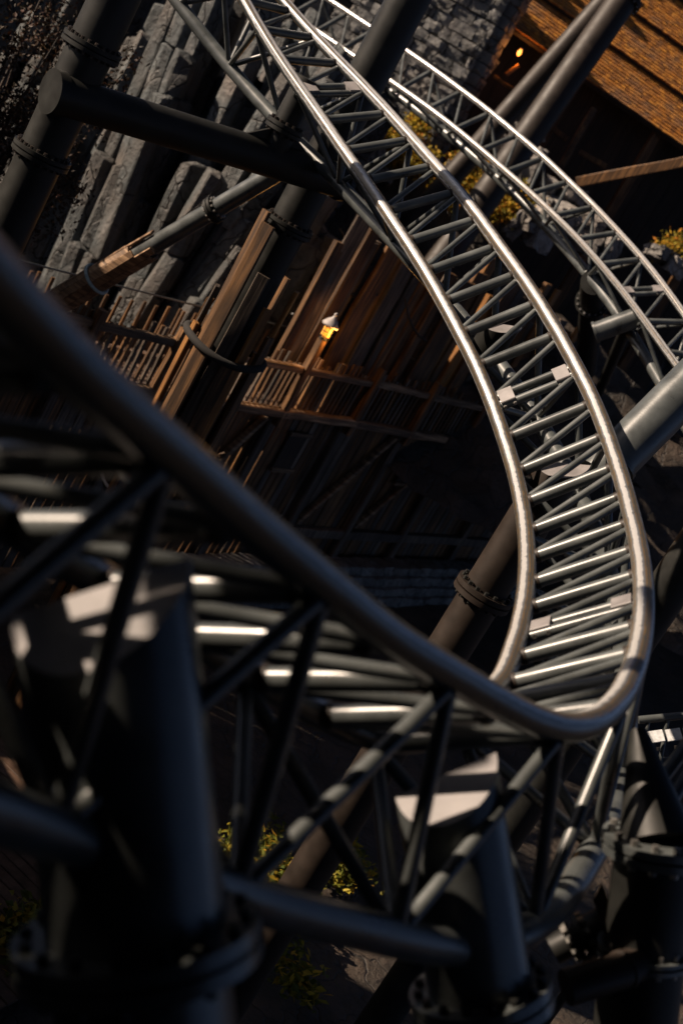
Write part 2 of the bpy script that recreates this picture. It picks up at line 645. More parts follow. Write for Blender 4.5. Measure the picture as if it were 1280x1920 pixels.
C_L = [(640, 90, 37.39), (696, 128, 36.72), (750, 165, 36.06), (802, 202, 35.38), (852, 240, 34.71), (900, 280, 34.02), (946, 320, 33.32),
       (992, 361, 32.60), (1036, 402, 31.88), (1080, 446, 31.14), (1122, 493, 30.39), (1164, 544, 29.62), (1206, 600, 28.85), (1247, 657, 28.07)]
C_R = [(700, 55, 37.66), (756, 92, 37.01), (811, 130, 36.35), (865, 170, 35.68), (918, 210, 35.0), (968, 252, 34.31), (1017, 294, 33.62),
       (1064, 339, 32.91), (1112, 386, 32.19), (1157, 434, 31.46), (1202, 484, 30.71), (1246, 540, 29.96), (1290, 602, 29.19), (1335, 668, 28.41)]
L2 = [px(*p) for p in C_L]; R2 = [px(*p) for p in C_R]
for k in range(2):
    L2.insert(0, L2[0] * 2 - L2[1]); R2.insert(0, R2[0] * 2 - R2[1])
    L2.append(L2[-1] * 2 - L2[-2]); R2.append(R2[-1] * 2 - R2[-2])
second, ST = track('coaster_track', [tuple(p) for p in L2], [tuple(p) for p in R2],
                   'far straight steel track descending between the shingle roof and the nearer track',
                   .078, 1.05, .12, 1.12, [tuple(px(*p)) for p in C_L], [px(*C_L[11])])


# ------------------------------------------------------------------ steel supports
def flange(c, axis, r, mat, parent, n=16, th=.055, bolts=True, gap=.02, bm_=None):
    """two bolted rings round a tube"""
    z = axis.normalized()
    for q in (-1, 1):
        fl = lathe('flange', [(r, 0), (r + .0, th * q)] if q > 0 else [(r, -th), (r, 0)], c + z * gap * .5 * q, z, mat, parent, 36)
        if bolts:
            x, y, _ = frame(c, c + z)
            rr = r - .055
            for k in range(n):
                a = 2 * math.pi * k / n
                p = c + (x * math.cos(a) + y * math.sin(a)) * rr + z * (th + gap * .5) * q
                cyl('bolt', p, p + z * q * .04, .026, bm_ or M_BOLT, fl, 6)


def saddle(name, top, bot, r, label, toward, cap_n, mat=None, flange_at=None, group=None):
    """inclined leg whose head is cut to a half-moon cap"""
    mat = mat or M_STEEL
    root = thing(name, bot, label, 'support', group)
    ax = (top - bot).normalized()
    y = (toward - ax * toward.dot(ax)).normalized()
    x = ax.cross(y)
    n = 40
    v, f = [], []
    for k in range(n):
        a = 2 * math.pi * k / n
        v.append(bot + (x * math.cos(a) + y * math.sin(a)) * r)
    for k in range(n):
        a = 2 * math.pi * k / n
        o = (x * math.cos(a) + y * math.sin(a)) * r
        # tilt of the cap plane, then the back half drops away steeply
        h = -o.dot(cap_n) / ax.dot(cap_n)
        back = min(0, o.dot(y)) * 2.4
        v.append(top + o + ax * (h + back))
    for k in range(n):
        j = (k + 1) % n
        f.append((k, j, n + j, n + k))
    obj('leg', mesh('leg', v, f, True, auto=50), mat, root)
    # half-moon cap and sloping back plate
    e = 1.02
    front = [n + k for k in range(n) if 0 <= k <= n // 2]
    pv = [Vector(v[i]) for i in front]
    pv2 = [p - cap_n * .03 for p in pv]
    m = len(pv)
    ff = [tuple(range(m)), tuple(range(m, 2 * m))[::-1]] + [(k, (k + 1) % m, m + (k + 1) % m, m + k)[::-1] for k in range(m)]
    obj('cap_plate', mesh('cap_plate', pv + pv2, ff), M_PLATE, root)
    bk = [n + k for k in range(n) if k >= n // 2] + [n]
    obj('back_plate', mesh('back_plate', [Vector(v[i]) for i in bk], [tuple(range(len(bk)))]), mat, root)
    if flange_at is not None:
        flange(top + (bot - top).normalized() * flange_at, ax, r * 1.38, mat, root, 16, .06, bm_=M_STEEL_D)
    return root


def along(p, q, k):
    return p + (q - p) * k


def to_ground(p, d):
    return p + d * ((0.02 - p.z) / d.z)


# portal frame carrying the upper end of the near track
def vert(P, z):
    return Vector((P.x, P.y, z))


PA = px(125, 190, 19.0)
PB = px(541, 423, 22.6)
fr = thing('support_frame', vert(PA, 0), 'dark steel portal of two thick columns joined by a horizontal tube arm', 'support')
tube('column', [vert(PA, .0), vert(PA, 24)], .32, M_STEEL_D, fr, 40)
for p in (px(184, 91, 19.0), px(68, 291, 19.0)):
    flange(vert(PA, p.z), Vector((0, 0, 1)), .41, M_STEEL_D, fr, 22, bm_=M_STEEL_B)
tube('column', [vert(PB, .0), vert(PB, 26)], .32, M_STEEL_D, fr, 40)
flange(vert(PB, PB.z), Vector((0, 0, 1)), .41, M_STEEL_D, fr, 22, bm_=M_STEEL_B)
a0, a1 = px(98, 172, 18.55), px(640, 340, 22.0)
ad = (a1 - a0).normalized()
tube('arm', [a0, a1], .265, M_STEEL_D, fr, 40)
lathe('end_cap', [(.30, -.03), (.30, .12), (.268, .13)], a0, ad, M_STEEL_D, fr, 36)
lathe('end_cap', [(.268, -.05), (.30, -.04), (.30, .05)], a1, ad, M_STEEL_D, fr, 36)
s_top = MT['at'](MT['S'], MT['st'][0] + 0)
# stub from the arm up to the spine of the track
sb = along(a0, a1, .715)
sp = vert(sb, px(520, 112, 21.0).z)
tube('stub', [sb, sp], [.205, .205], M_STEEL_D, fr, 32)
sa = (sp - sb).normalized()
flange(sb + sa * .50, sa, .29, M_STEEL_D, fr, 14, bm_=M_STEEL_B)
x_, y_, z_ = frame(sb, sp, ad)
gv = [sb + x_ * .21, sb + x_ * .55 + sa * .22, sb + x_ * .21 + sa * .48]
for q in (1, -1):
    g = [sb + ad * q * .19 + sa * .1, sb + ad * q * .62 + sa * .24, sb + ad * q * .19 + sa * .46]
    vv = [p + y_ * .02 for p in g] + [p - y_ * .02 for p in g]
    obj('gusset', mesh('gusset', vv, [(0, 1, 2), (5, 4, 3), (0, 3, 4, 1), (1, 4, 5, 2), (2, 5, 3, 0)]), M_STEEL_D, fr)

# timber cladding round the foot of the second column
cl = thing('timber_cladding', vert(PB, 0), 'tall rough brown boards strapped round the dark column beside the lantern walkway', 'cladding')
nb = 17
for k in range(nb):
    a = 2 * math.pi * k / nb
    d = Vector((math.cos(a), math.sin(a), 0))
    R_ = .56 + random.uniform(-.03, .05)
    ztop = {11: 10.05, 12: 9.9, 15: 8.7}.get(k, 8.3 + random.uniform(-.7, .9))
    o = vert(PB, 0) + d * R_
    tl = Vector((random.uniform(-.02, .02), random.uniform(-.02, .02), 0))
    board('plank', o + Vector((0, 0, .1)), vert(o, ztop) + tl * 3, .20 + random.uniform(-.03, .04), .07, (M_WOOD_OR if k % 5 == 0 else (M_WOOD_G if k % 4 == 1 else M_WOOD_V)), cl,  # every fifth board orange, painting in the sun-lit slats
          Vector((-d.y, d.x, 0)), .012, 6, .04)
for zz in (px(395, 665, 22.4).z, px(395, 665, 22.4).z - 2.6):
    pts = [vert(PB, zz) + Vector((math.cos(a) * .70, math.sin(a) * .70, .05 * math.sin(2 * a + 1))) for a in np.linspace(0, 2 * math.pi, 33)]
    tube('rope_band', pts, .065, M_CLOTH, cl, 10)

# slender raking prop with flange and board wrapping
b0, b1 = px(508, 330, 23.4), px(275, 468, 24.6)
b2 = b1 + (b1 - b0).normalized() * 12
b2 = b1 + (b1 - b0) * ((b1.z - .3) / (b0.z - b1.z)) if b0.z > b1.z else b2
pr = thing('raking_prop', b2, 'slender raking steel tube with a bolted flange, wrapped in boards lower down', 'support')
tube('tube', [b0 + (b0 - b1) * .25, b2], .158, M_STEEL, pr, 28)
bd = (b0 - b1).normalized()
fp = px(402, 392, 23.95)
flange(b1 + bd * (fp - b1).dot(bd), bd, .235, M_STEEL_D, pr, 12, .05)
x_, y_, z_ = frame(b1, b0)
top = px(287, 462, 24.5)
pb = b1 + bd * (top - b1).dot(bd)
for k in range(11):
    a = 2 * math.pi * k / 11
    d = x_ * math.cos(a) + y_ * math.sin(a)
    tn = y_ * math.cos(a) - x_ * math.sin(a)
    e = random.uniform(-.5, .28)
    board('plank', pb + d * .235 - bd * 3.4, pb + d * (.20 + random.uniform(0, .02)) + bd * e, .13, .045, M_WOOD_H, pr, tn, .008, 5, .03)
ring = pb - bd * ((px(287, 462, 24.5) - px(183, 548, 24.9)).length)
pts = [ring + (x_ * math.cos(a) + y_ * math.sin(a)) * .275 for a in np.linspace(0, 2 * math.pi, 29)]
tube('strap', pts, .032, M_ROPE, pr, 8)

# heads of the legs that carry the near track
NV = lambda k: MT['at'](MT['N'], k)


def s_near(p):
    return MT['s'][np.argmin(np.linalg.norm(MT['S'] - np.array(p), axis=1))]


t_, b_ = px(190, 1100, 5.35), px(265, 1830, 5.45)
n1 = NV(s_near(px(250, 1640, 5.4)))
saddle('track_support', t_, to_ground(b_, b_ - t_), .345, 'thick dark leg with a pale half-moon cap rising inside the nearest truss', -fw, (IY * .75 - fw * .66 - IX * .25).normalized(),
       None, (b_ - t_).length - .12)
t_, b_ = px(835, 1452, 7.75), px(905, 1885, 7.9)
saddle('track_support', t_, to_ground(b_, b_ - t_), .29, 'dark leg under the lowest bend with a small pale half-moon cap', -fw, (IY * .75 - fw * .6 - IX * .35).normalized(),
       None, (b_ - t_).length - .05)
t_ = px(1058, 868, 15.6)
saddle('track_support', t_, vert(t_, 0), .255, 'vertical brown-grey leg with bolted collar behind the curving inner rail', -fw, (IY * .75 - fw * .6).normalized(),
       M_STEEL_B, 1.75)
t_ = px(943, 608, 17.6)
saddle('track_support', t_, t_ - Vector((.02, -.12, .42)), .21, 'short leg with grey half-moon cap seen between the ties high up', -fw, (IY * .8 - fw * .6).normalized(), M_STEEL_D)

# thick outrigger to the right of the bend
e0 = px(1120, 895, 16.3); e1 = px(1345, 668, 16.6)
og = thing('outrigger_tube', e0, 'thick sunlit steel tube reaching out from the bend to the right', 'support')
tube('tube', [e0, e1, e1 + (e1 - e0) * 3], .275, M_STEEL, og, 40)
tube('column', [vert(e1 + (e1 - e0) * 2.9, 0), e1 + (e1 - e0) * 2.9], .3, M_STEEL_D, og, 32)
lathe('end_collar', [(.275, 0), (.30, .01), (.30, .05), (.275, .06)], e0 + (e1 - e0).normalized() * .25, e1 - e0, M_STEEL, og, 40)

# column and short arm under the far track
BANK = (Vector((-3.6, 36.0, 4.2)), Vector((14, 37.0, 3.0)), Vector((-6.0, 43.5, 11.5)), Vector((12, 43.0, 6.5)))
BANK_N = (BANK[1] - BANK[0]).cross(BANK[2] - BANK[0]).normalized()


def on_bank(x, y):
    r = ray(x, y)
    return CAM + r * ((BANK[0] - CAM).dot(BANK_N) / r.dot(BANK_N))


q0, q9 = px(1064, 500, 30.2), on_bank(1098, 690)
qa = (q0 - q9).normalized()
cf = thing('track_support', q9, 'dark raking column with shining flange bolts under the far track', 'support')
qs = min((Vector(p) for p in ST['S']), key=lambda p: (p - px(1085, 455, 31)).length)
qa = (qs - q9).normalized()
tube('column', [qs, q9 - qa * .3], .30, M_STEEL_D, cf, 32)
qf = qs - qa * 1.75
flange(qf, qa, .40, M_STEEL_D, cf, 16)
tube('arm', [px(1113, 624, 29.6), px(1196, 594, 29.4)], .21, M_STEEL, cf, 28)
lathe('end_cap', [(.21, 0), (.235, .01), (.235, .06)], px(1113, 624, 29.6), px(1196, 594, 29.4) - px(1113, 624, 29.6), M_STEEL, cf, 28)
tube('brace', [px(1180, 600, 29.5), on_bank(1120, 740)], .14, M_STEEL_D, cf, 20)

# twin raking legs in front of the roof
for (pa, pb_, rr, lb) in (((1150, -15, 40.0), (940, 225, 40.5), .33, 'thinner of two raking brown legs crossing the shingle roof'),
                          ((1180, -20, 39.6), (975, 275, 39.2), .42, 'thicker of two raking brown legs crossing the shingle roof')):
    A_, B_ = px(*pa), px(*pb_)
    foot = A_ + (B_ - A_) * (((BANK[0] - A_).dot(BANK_N)) / (B_ - A_).dot(BANK_N) + .04)
    lg = thing('raking_support', foot, lb, 'support')
    tube('tube', [A_, foot], rr, M_STEEL_B, lg, 28)
    lathe('foot_collar', [(rr, -.1), (rr * 1.15, 0), (rr * 1.15, .2)], foot, A_ - B_, M_STEEL_D, lg, 28)
    flange(along(A_, B_, .06), B_ - A_, rr * 1.3, M_STEEL_B, lg, 14)

# structure at the lower right
g0, g1 = px(1232, 1585, 9.2), px(1205, 1800, 9.3)
lr = thing('support_column', to_ground(g1, g1 - g0), 'dark flanged column at the lower right with brown branch tubes', 'support')
gd = (g0 - g1).normalized()
tube('column', [g0, to_ground(g1, g1 - g0)], .27, M_STEEL_D, lr, 36)
flange(g0, gd, .36, M_STEEL, lr, 14, .05)
flange(g0 - gd * .72, gd, .31, M_STEEL, lr, 14, .03)
tube('head', [g0, px(1196, 1370, 9.6)], [.26, .06], M_STEEL_D, lr, 24)
tube('branch', [px(1225, 1790, 9.2), px(1165, 1820, 9.0), px(1060, 1852, 8.9)], .115, M_STEEL_B, lr, 28)
lathe('branch_collar', [(.115, 0), (.128, .01), (.128, .04)], px(1163, 1821, 9.0), px(1225, 1790, 9.2) - px(1165, 1820, 9.0), M_STEEL_B, lr, 28)
h0, h1 = px(1150, 1722, 9.6), px(1035, 1782, 9.6)
tube('branch', [h0, along(h0, h1, .55)], .115, M_STEEL_D, lr, 28)
tube('branch', [along(h0, h1, .55), h1], .10, M_STEEL_D, lr, 28)
flange(along(h0, h1, .58), h1 - h0, .175, M_STEEL_D, lr, 9, .035)
# brown fin plate between column and branch
fv = [px(1112, 1690, 9.3), px(1128, 1655, 9.3), px(1250, 2010, 9.2), px(1140, 1960, 9.3), px(1150, 1800, 9.25)]
nrm = -fw * .03
obj('fin_plate', mesh('fin_plate', fv + [p - nrm for p in fv], [(0, 1, 2, 3, 4), (9, 8, 7, 6, 5)] + [(k, k + 5, (k + 1) % 5 + 5, (k + 1) % 5) for k in range(5)]), M_STEEL_B, lr)
for (pa, pb_, rr) in (((1290, 1392, 9.9), (1206, 1506, 9.5), .048), ((1295, 1440, 9.7), (1226, 1555, 9.3), .045)):
    A_, B_ = px(*pa), px(*pb_)
    br = tube('brace', [A_ + (A_ - B_) * .8, B_], rr, M_STEEL, lr, 18)
    lathe('end_collar', [(rr, 0), (rr * 1.25, .01), (rr * 1.25, .05)], B_, A_ - B_, M_STEEL, br, 18)

# row of brake plates on a low track far down at the right
bk = thing('brake_run', px(1240, 1430, 16), 'row of pale brake plates between two low steel rails at the lower right', 'brakes')
for k in range(5):
    x0 = 1216 + 33 * k; y0 = 1372 - 3.2 * k
    P_ = [px(x0 + 4, y0 - 2, 16), px(x0 + 33, y0 - 6, 16), px(x0 + 21, y0 + 20, 15.9), px(x0 - 5, y0 + 24, 15.9)]
    board('brake_plate', (P_[0] + P_[3]) / 2, (P_[1] + P_[2]) / 2, .15, .02, M_WHITE, bk, P_[0] - P_[3], .004)
    cyl('red_pin', px(x0 + 17, y0 + 29, 15.9), px(x0 + 17, y0 + 35, 15.9), .02, M_IRON, bk, 8)
for xx in (1225, 1390):
    c_ = px(xx, 1400, 16.15)
    cyl('leg', vert(c_, 0), c_, .06, M_STEEL_D, bk, 12)
for dy in (-24, 58):
    tube('side_rail', [px(1196, 1374 + dy, 16.1), px(1420, 1352 + dy, 16.1)], .045, M_STEEL, bk, 14)
for k in range(6):
    cyl('cross_tie', px(1215 + k * 36, 1348 - 3.2 * k, 16.1), px(1200 + k * 36, 1434 - 3.2 * k, 16.05), .025, M_STEEL, bk, 10)


# ------------------------------------------------------------------ unseen gallery added round the camera to shade the near track
ga = thing('shade_gallery', Vector((0, -5, 0)), 'unseen dark timber gallery added round the camera to shade the near track', 'building')
for k in range(34):
    x = -7.0 + k * .42
    board('shade_roof_board', Vector((x, -6.2, 16.3)), Vector((x, 10.2, 15.45)), .41, .05, M_WOOD_DK, ga, Vector((1, 0, 0)), .006)
    board('wall_board', Vector((x, -6, 0)), Vector((x, -6, 16.2)), .41, .05, M_WOOD_DK, ga, Vector((1, 0, 0)), .006)
    board('floor_board', Vector((x, -6, 11.35)), Vector((x, .7, 11.35)), .41, .06, M_WOOD_DK, ga, Vector((1, 0, 0)), .006)
for k in range(21):  # right side boards, added to cut sky light on the near legs
    y = -5.8 + k * .42
    board('wall_board', Vector((7.3, y, 0)), Vector((7.3, y, 15.8)), .41, .05, M_WOOD_DK, ga, Vector((0, 1, 0)), .006)
for k in range(31):  # left boards block low sun, their tops leave a slot for the caps
    y = -5.8 + k * .42
    board('wall_board', Vector((-7.0, y, 0)), Vector((-7.0, y, (13.8 if y < 4.2 else (13.85 if y < 6.0 else 14.5)) + random.uniform(-.05, .05))), .41, .05, M_WOOD_DK, ga, Vector((0, 1, 0)), .006)
    if y < 5.0:  # upper boards close the sun slot above, keeping the near rail shaded
        board('shade_valance_board', Vector((-7.0, y, 14.38 + random.uniform(-.04, .04))), Vector((-7.0, y, 15.6)), .41, .04, M_WOOD_DK, ga, Vector((0, 1, 0)), .006)
for x in (-6.8, 7.0):
    for y in (-5.8, .5, 8.3):
        board('post', Vector((x, y, 0)), Vector((x, y, 15.4)), .3, .3, M_WOOD_DK, ga, Vector((1, 0, 0)), .02)
for y in (-5.6, .5, 8.3):
    board('beam', Vector((-7.2, y, 15.35 + (8.3 - y) * .054)), Vector((7.4, y, 15.35 + (8.3 - y) * .054)), .3, .2, M_WOOD_DK, ga, Vector((0, 0, 1)), .02)


# ------------------------------------------------------------------ basalt cliff
def rock_column(z0, z1, r, n, slant):
    """broken prism, base at the origin"""
    v, f = [], []
    a0 = random.uniform(0, 6.28)
    ang = [a0 + 2 * math.pi * (k + random.uniform(-.22, .22)) / n for k in range(n)]
    rad = [r * random.uniform(.85, 1.12) for _ in range(n)]
    H = z1 - z0
    m = max(2, int(H / .8))
    sx, sy = random.uniform(-.35, .35) * slant, random.uniform(-.6, .1) * slant
    for i in range(m + 1):
        t = i / m
        k = 1.0 if 0 < i < m else .94
        for q in range(n):
            rr = rad[q] * k * (1 + random.uniform(-.05, .05))
            x, y = math.cos(ang[q]) * rr, math.sin(ang[q]) * rr
            zz = H * t
            if i == m: zz += x * sx + y * sy + random.uniform(-.05, .05)
            if i == 0: zz -= x * sx * .7
            v.append((x, y, zz))
    for i in range(m):
        for q in range(n):
            j = (q + 1) % n
            f.append((i * n + q, i * n + j, (i + 1) * n + j, (i + 1) * n + q))
    f.append(tuple(range(n))[::-1])
    v.append((0, 0, H + random.uniform(.02, .12)))
    for q in range(n):
        f.append((m * n + q, m * n + (q + 1) % n, len(v) - 1))
    # chamfer the long edges so that they catch light
    import bmesh
    bm = bmesh.new()
    vs = [bm.verts.new(p) for p in v]
    for q in f: bm.faces.new([vs[k] for k in q])
    bm.normal_update()
    ed = [e for e in bm.edges if len(e.link_faces) == 2 and e.calc_face_angle(0) > .5]
    bmesh.ops.bevel(bm, geom=ed, offset=.028, segments=1, affect='EDGES')
    me = bpy.data.meshes.new('rock_column')
    bm.to_mesh(me); bm.free()
    return me


PLAN = [(-31, 12), (-27, 24), (-23, 36), (-17, 37.8), (-11.5, 36.6), (-7.6, 35.2), (-3.6, 33.8), (-5.5, 39.5), (-9, 48), (-3, 55), (8, 57), (22, 57)]
cliff = bpy.data.objects.new('rock_cliff', None)
link(cliff, None, Matrix.Translation((-10, 32, 0)))
tag(cliff, 'grey basalt cliff of tall broken columns behind the walkway, with unseen shade rocks added left', kind='structure')
seg = [(Vector((*PLAN[i], 0)), Vector((*PLAN[i + 1], 0))) for i in range(len(PLAN) - 1)]
pool = []
cnt = 0
for (A_, B_) in seg:
    L_ = (B_ - A_).length
    d = (B_ - A_) / L_
    nrm = Vector((d.y, -d.x, 0))
    far = A_.x < -18  # unseen left arm of the cliff, added to shade the low ground
    stepw = 1.3 if far or A_.y > 47 else .66
    for row in range(2 if far else 3):
        t = random.uniform(0, stepw)
        while t < L_:
            o = A_ + d * t + nrm * (.55 * (1 - row) * (1.6 if far else 1) + random.uniform(-.34, .34))
            r = stepw * random.uniform(.50, .64)
            wave = 2.3 * math.sin(o.x * .8 + row) + 1.6 * math.sin(o.x * 2.1 + 2 * row)
            ztop = [9.3, 12.6, 17.5][row] + wave + random.uniform(-1.2, 1.2)
            if o.y < 47 and not far: ztop = min(ztop, 12.3 + random.uniform(-.9, .6))
            if o.x < -13.5 and not far: ztop = min(ztop, 10.4 + random.uniform(-.8, .5))
            if o.x > -5.6 and o.y < 40: ztop = min(ztop, [7.6, 8.4, 9.0][row] + random.uniform(-.7, .6))
            if o.y > 47: ztop = 17 + row * 2 + random.uniform(-1, 1)
            if far: ztop = [10.6, 11.6][row] + random.uniform(-1, .8)
            z = [1.5, 3.0, 5.0][row] if not far else 0
            # each shaft is broken across into a few lengths, slightly shifted
            while z < ztop - .3:
                h = random.uniform(1.0, 4.6) * (2 if far else 1)
                z1 = min(z + h, ztop)
                if ztop - z1 < .6: z1 = ztop
                me = rock_column(z, z1, r, random.choice((5, 6, 6, 7)), 1.0 if z1 == ztop else .35)
                lean = .10 * math.sin(o.x * .9) + .03
                M_ = Matrix.Translation(o + Vector((random.uniform(-.10, .10) + lean * (z - 6), random.uniform(-.16, .16), z))) @ Matrix.Rotation(random.uniform(-.06, .06), 4, 'X') @ Matrix.Rotation(lean + random.uniform(-.04, .04), 4, 'Y')
                obj('rock_column', me, M_ROCK, cliff, M_)
                cnt += 1
                z = z1 + random.uniform(.0, .05)
            t += stepw * random.uniform(.85, 1.12)
for k in range(22):  # unseen rock row added to shade the pit floor; low gap lights the ivy
    o = Vector((-13 + random.uniform(-.5, .5), -3 + k * 1.3, 0))
    obj('rock_column', rock_column(0, (5.6 if 18.4 < o.y < 21.0 else 11.0) + random.uniform(-.5, .5), .95, 6, .6), M_ROCK, cliff, Matrix.Translation(o))
# rough core of the cliff behind the shafts
v, f = [], []
for i, p in enumerate(PLAN):
    a = Vector((*p, 0))
    q = Vector((*PLAN[min(i + 1, len(PLAN) - 1)], 0)) - Vector((*PLAN[max(i - 1, 0)], 0))
    bk_ = Vector((-q.y, q.x, 0)).normalized()
    zt = 9.5 if p[0] < -16 else (18 if p[1] > 50 else (7.6 if -4 < p[0] else 10.5))
    v += [a + bk_ * .5, a + bk_ * .9 + Vector((0, 0, zt)), a + bk_ * 9 + Vector((0, 0, zt)), a + bk_ * 9]
for i in range(len(PLAN) - 1):
    for k in range(3):
        f.append((i * 4 + k, i * 4 + k + 1, i * 4 + k + 5, i * 4 + k + 4))
obj('rock_core', mesh('rock_core', v, f), M_ROCK, cliff)


# ------------------------------------------------------------------ leaves
def leaf_cloud(name, centers, size, mat, parent, n_per, spread, flat=1.0, vertical=0.0):
    C_ = np.repeat(np.array([tuple(c) for c in centers]), n_per, axis=0)
    k = len(C_)
    P_ = C_ + rng.normal(0, 1, (k, 3)) * np.array(spread)
    U = rng.normal(0, 1, (k, 3)); U[:, 2] *= flat; U /= np.linalg.norm(U, axis=1)[:, None]
    V_ = rng.normal(0, 1, (k, 3)); V_[:, 2] *= flat
    V_ -= (V_ * U).sum(1)[:, None] * U; V_ /= np.linalg.norm(V_, axis=1)[:, None]
    Nn = np.cross(U, V_)
    s_ = size * rng.uniform(.6, 1.3, k)[:, None]
    pts = np.stack([P_ - U * s_, P_ - V_ * s_ * .5 + Nn * s_ * .15 - U * s_ * .2, P_ + U * s_ * 1.1, P_ + V_ * s_ * .5 + Nn * s_ * .15 - U * s_ * .1], 1).reshape(-1, 3)
    me = bpy.data.meshes.new(name)
    faces = np.arange(k * 4).reshape(-1, 4)
    tri = np.concatenate([faces[:, [0, 1, 2]], faces[:, [0, 2, 3]]])
    me.from_pydata(pts.tolist(), [], tri.tolist())
    at_ = me.attributes.new('pid', 'FLOAT', 'FACE')
    at_.data.foreach_set('value', np.tile(np.arange(k), 2).astype(float) + .37)
    return obj(name, me, mat, parent)


def twig_tree(name, base, tips, label, cat, mat, size, n_per, spread, r=.07):
    t = thing(name, base, label, cat)
    v, f = [], []
    fork = base + (sum((Vector(p) for p in tips), Vector()) / len(tips) - base) * .45
    tube('trunk', [base, along(base, fork, .5) + Vector((.08, 0, 0)), fork], [r, r * .8, r * .6], M_WOOD_DK, t, 10)
    for tp in tips:
        m = along(fork, tp, .5) + Vector((random.uniform(-.2, .2), random.uniform(-.2, .2), .15))
        tube('branch', [fork, m, tp], [r * .5, r * .3, r * .1], M_WOOD_DK, t, 7)
    cs = []
    for tp in tips:
        for k in range(5):
            cs.append(along(fork, tp, random.uniform(.45, 1.1)) + Vector([random.uniform(-.35, .35) for _ in range(3)]))
    lf = leaf_cloud('crown', cs, size, mat, t, n_per, spread)
    lf['kind'] = 'stuff'
    return t


tips = [px(x, y, d) for x, y, d in ((30, 60, 25), (60, 20, 25.5), (110, 70, 25), (20, 150, 25), (80, 190, 25), (130, 230, 25.3), (150, 290, 25), (40, 240, 25.2), (215, 150, 26), (245, 120, 26.4), (10, -40, 25.5), (90, -30, 26), (-60, 80, 25), (100, 120, 25.6), (160, 320, 25.4))]
twig_tree('red_leaved_tree', vert(px(-60, 300, 25.3), 0), tips, 'dark reddish-leaved tree beside the flanged column at the cliff', 'tree', M_LEAF_R, .05, 95, (.22, .22, .2), .13)

# ------------------------------------------------------------------ timber walkway
ZT = px(570, 692, 32).z
rail_px = [(40, 578), (175, 608), (330, 642), (450, 668), (570, 692), (700, 717), (805, 742), (905, 763), (1010, 786), (1120, 812)]
RP = [hitz(x, y, ZT) for x, y in rail_px]
ZD = ZT - 1.12
wk = thing('walkway', vert(RP[4], ZD), 'raised timber walkway with picket balustrade in front of the basalt cliff', 'walkway')
tot = 0
for i in range(len(RP) - 1):
    A_, B_ = RP[i], RP[i + 1]
    d = (B_ - A_).normalized(); back = Vector((-d.y, d.x, 0))
    jog = Vector((0, 0, random.uniform(-.04, .04)))
    board('handrail', A_ - d * .05 + jog, B_ + d * .05 + jog, .16, .15, M_WOOD_H, wk, Vector((0, 0, 1)), .02, 9, .05)
    lo = Vector((0, 0, -1.12))
    board('edge_beam', A_ + lo - d * .08 - back * .04, B_ + lo + d * .08 - back * .04, .20, .22, M_WOOD_H, wk, Vector((0, 0, 1)), .025, 9, .06)
    L_ = (B_ - A_).length
    k = int(L_ / .185)
    for q in range(k):
        p = A_ + d * (q + .5) * L_ / k + back * .10
        hh = random.choice((.08, .11, .26, .30)) + random.uniform(-.03, .03)
        ln = d * random.uniform(-.05, .05)
        board('picket', p + Vector((0, 0, -1.06)), p + Vector((0, 0, hh)) + ln, .085, .06, random.choice((M_WOOD_V, M_WOOD_V, M_WOOD_G)), wk, d, .008, 3, .04)
    # deck boards run across the walkway
    kd = int(L_ / .24)
    for q in range(kd):
        p = vert(A_ + d * (q + .5) * L_ / kd, ZD)
        board('deck_plank', p + back * .2, p + back * 2.1, .215, .05, M_WOOD_DECK, wk, d, .008)
    # second balustrade, along the cliff side
    tube('cable', [A_ + back * 1.9 + Vector((0, 0, .22)), B_ + back * 1.9 + Vector((0, 0, .22))], .022, M_STEEL, wk, 8)
    for q in range(0, k, 2):
        p = A_ + d * (q + .5) * L_ / k + back * 1.95
        board('back_picket', p + Vector((0, 0, -1.06)), p + Vector((0, 0, random.uniform(-.05, .1))), .08, .05, M_WOOD_V, wk, d, .008)
    board('kick_board', A_ + back * 1.86 + Vector((0, 0, -.86)), B_ + back * 1.86 + Vector((0, 0, -.86)), .36, .04, M_WOOD_DECK, wk, Vector((0, 0, 1)), .008)
for i, p in enumerate(RP):
    tall = {4: .80, 5: .42, 6: .40}.get(i, .34)
    d = (RP[min(i + 1, len(RP) - 1)] - RP[max(i - 1, 0)]).normalized()
    back = Vector((-d.y, d.x, 0))
    q = p - back * .05
    board('post', q + Vector((0, 0, -1.45)), q + Vector((0, 0, tall)), .20, .20, M_WOOD_V, wk, d, .03, 6, .04, .92)
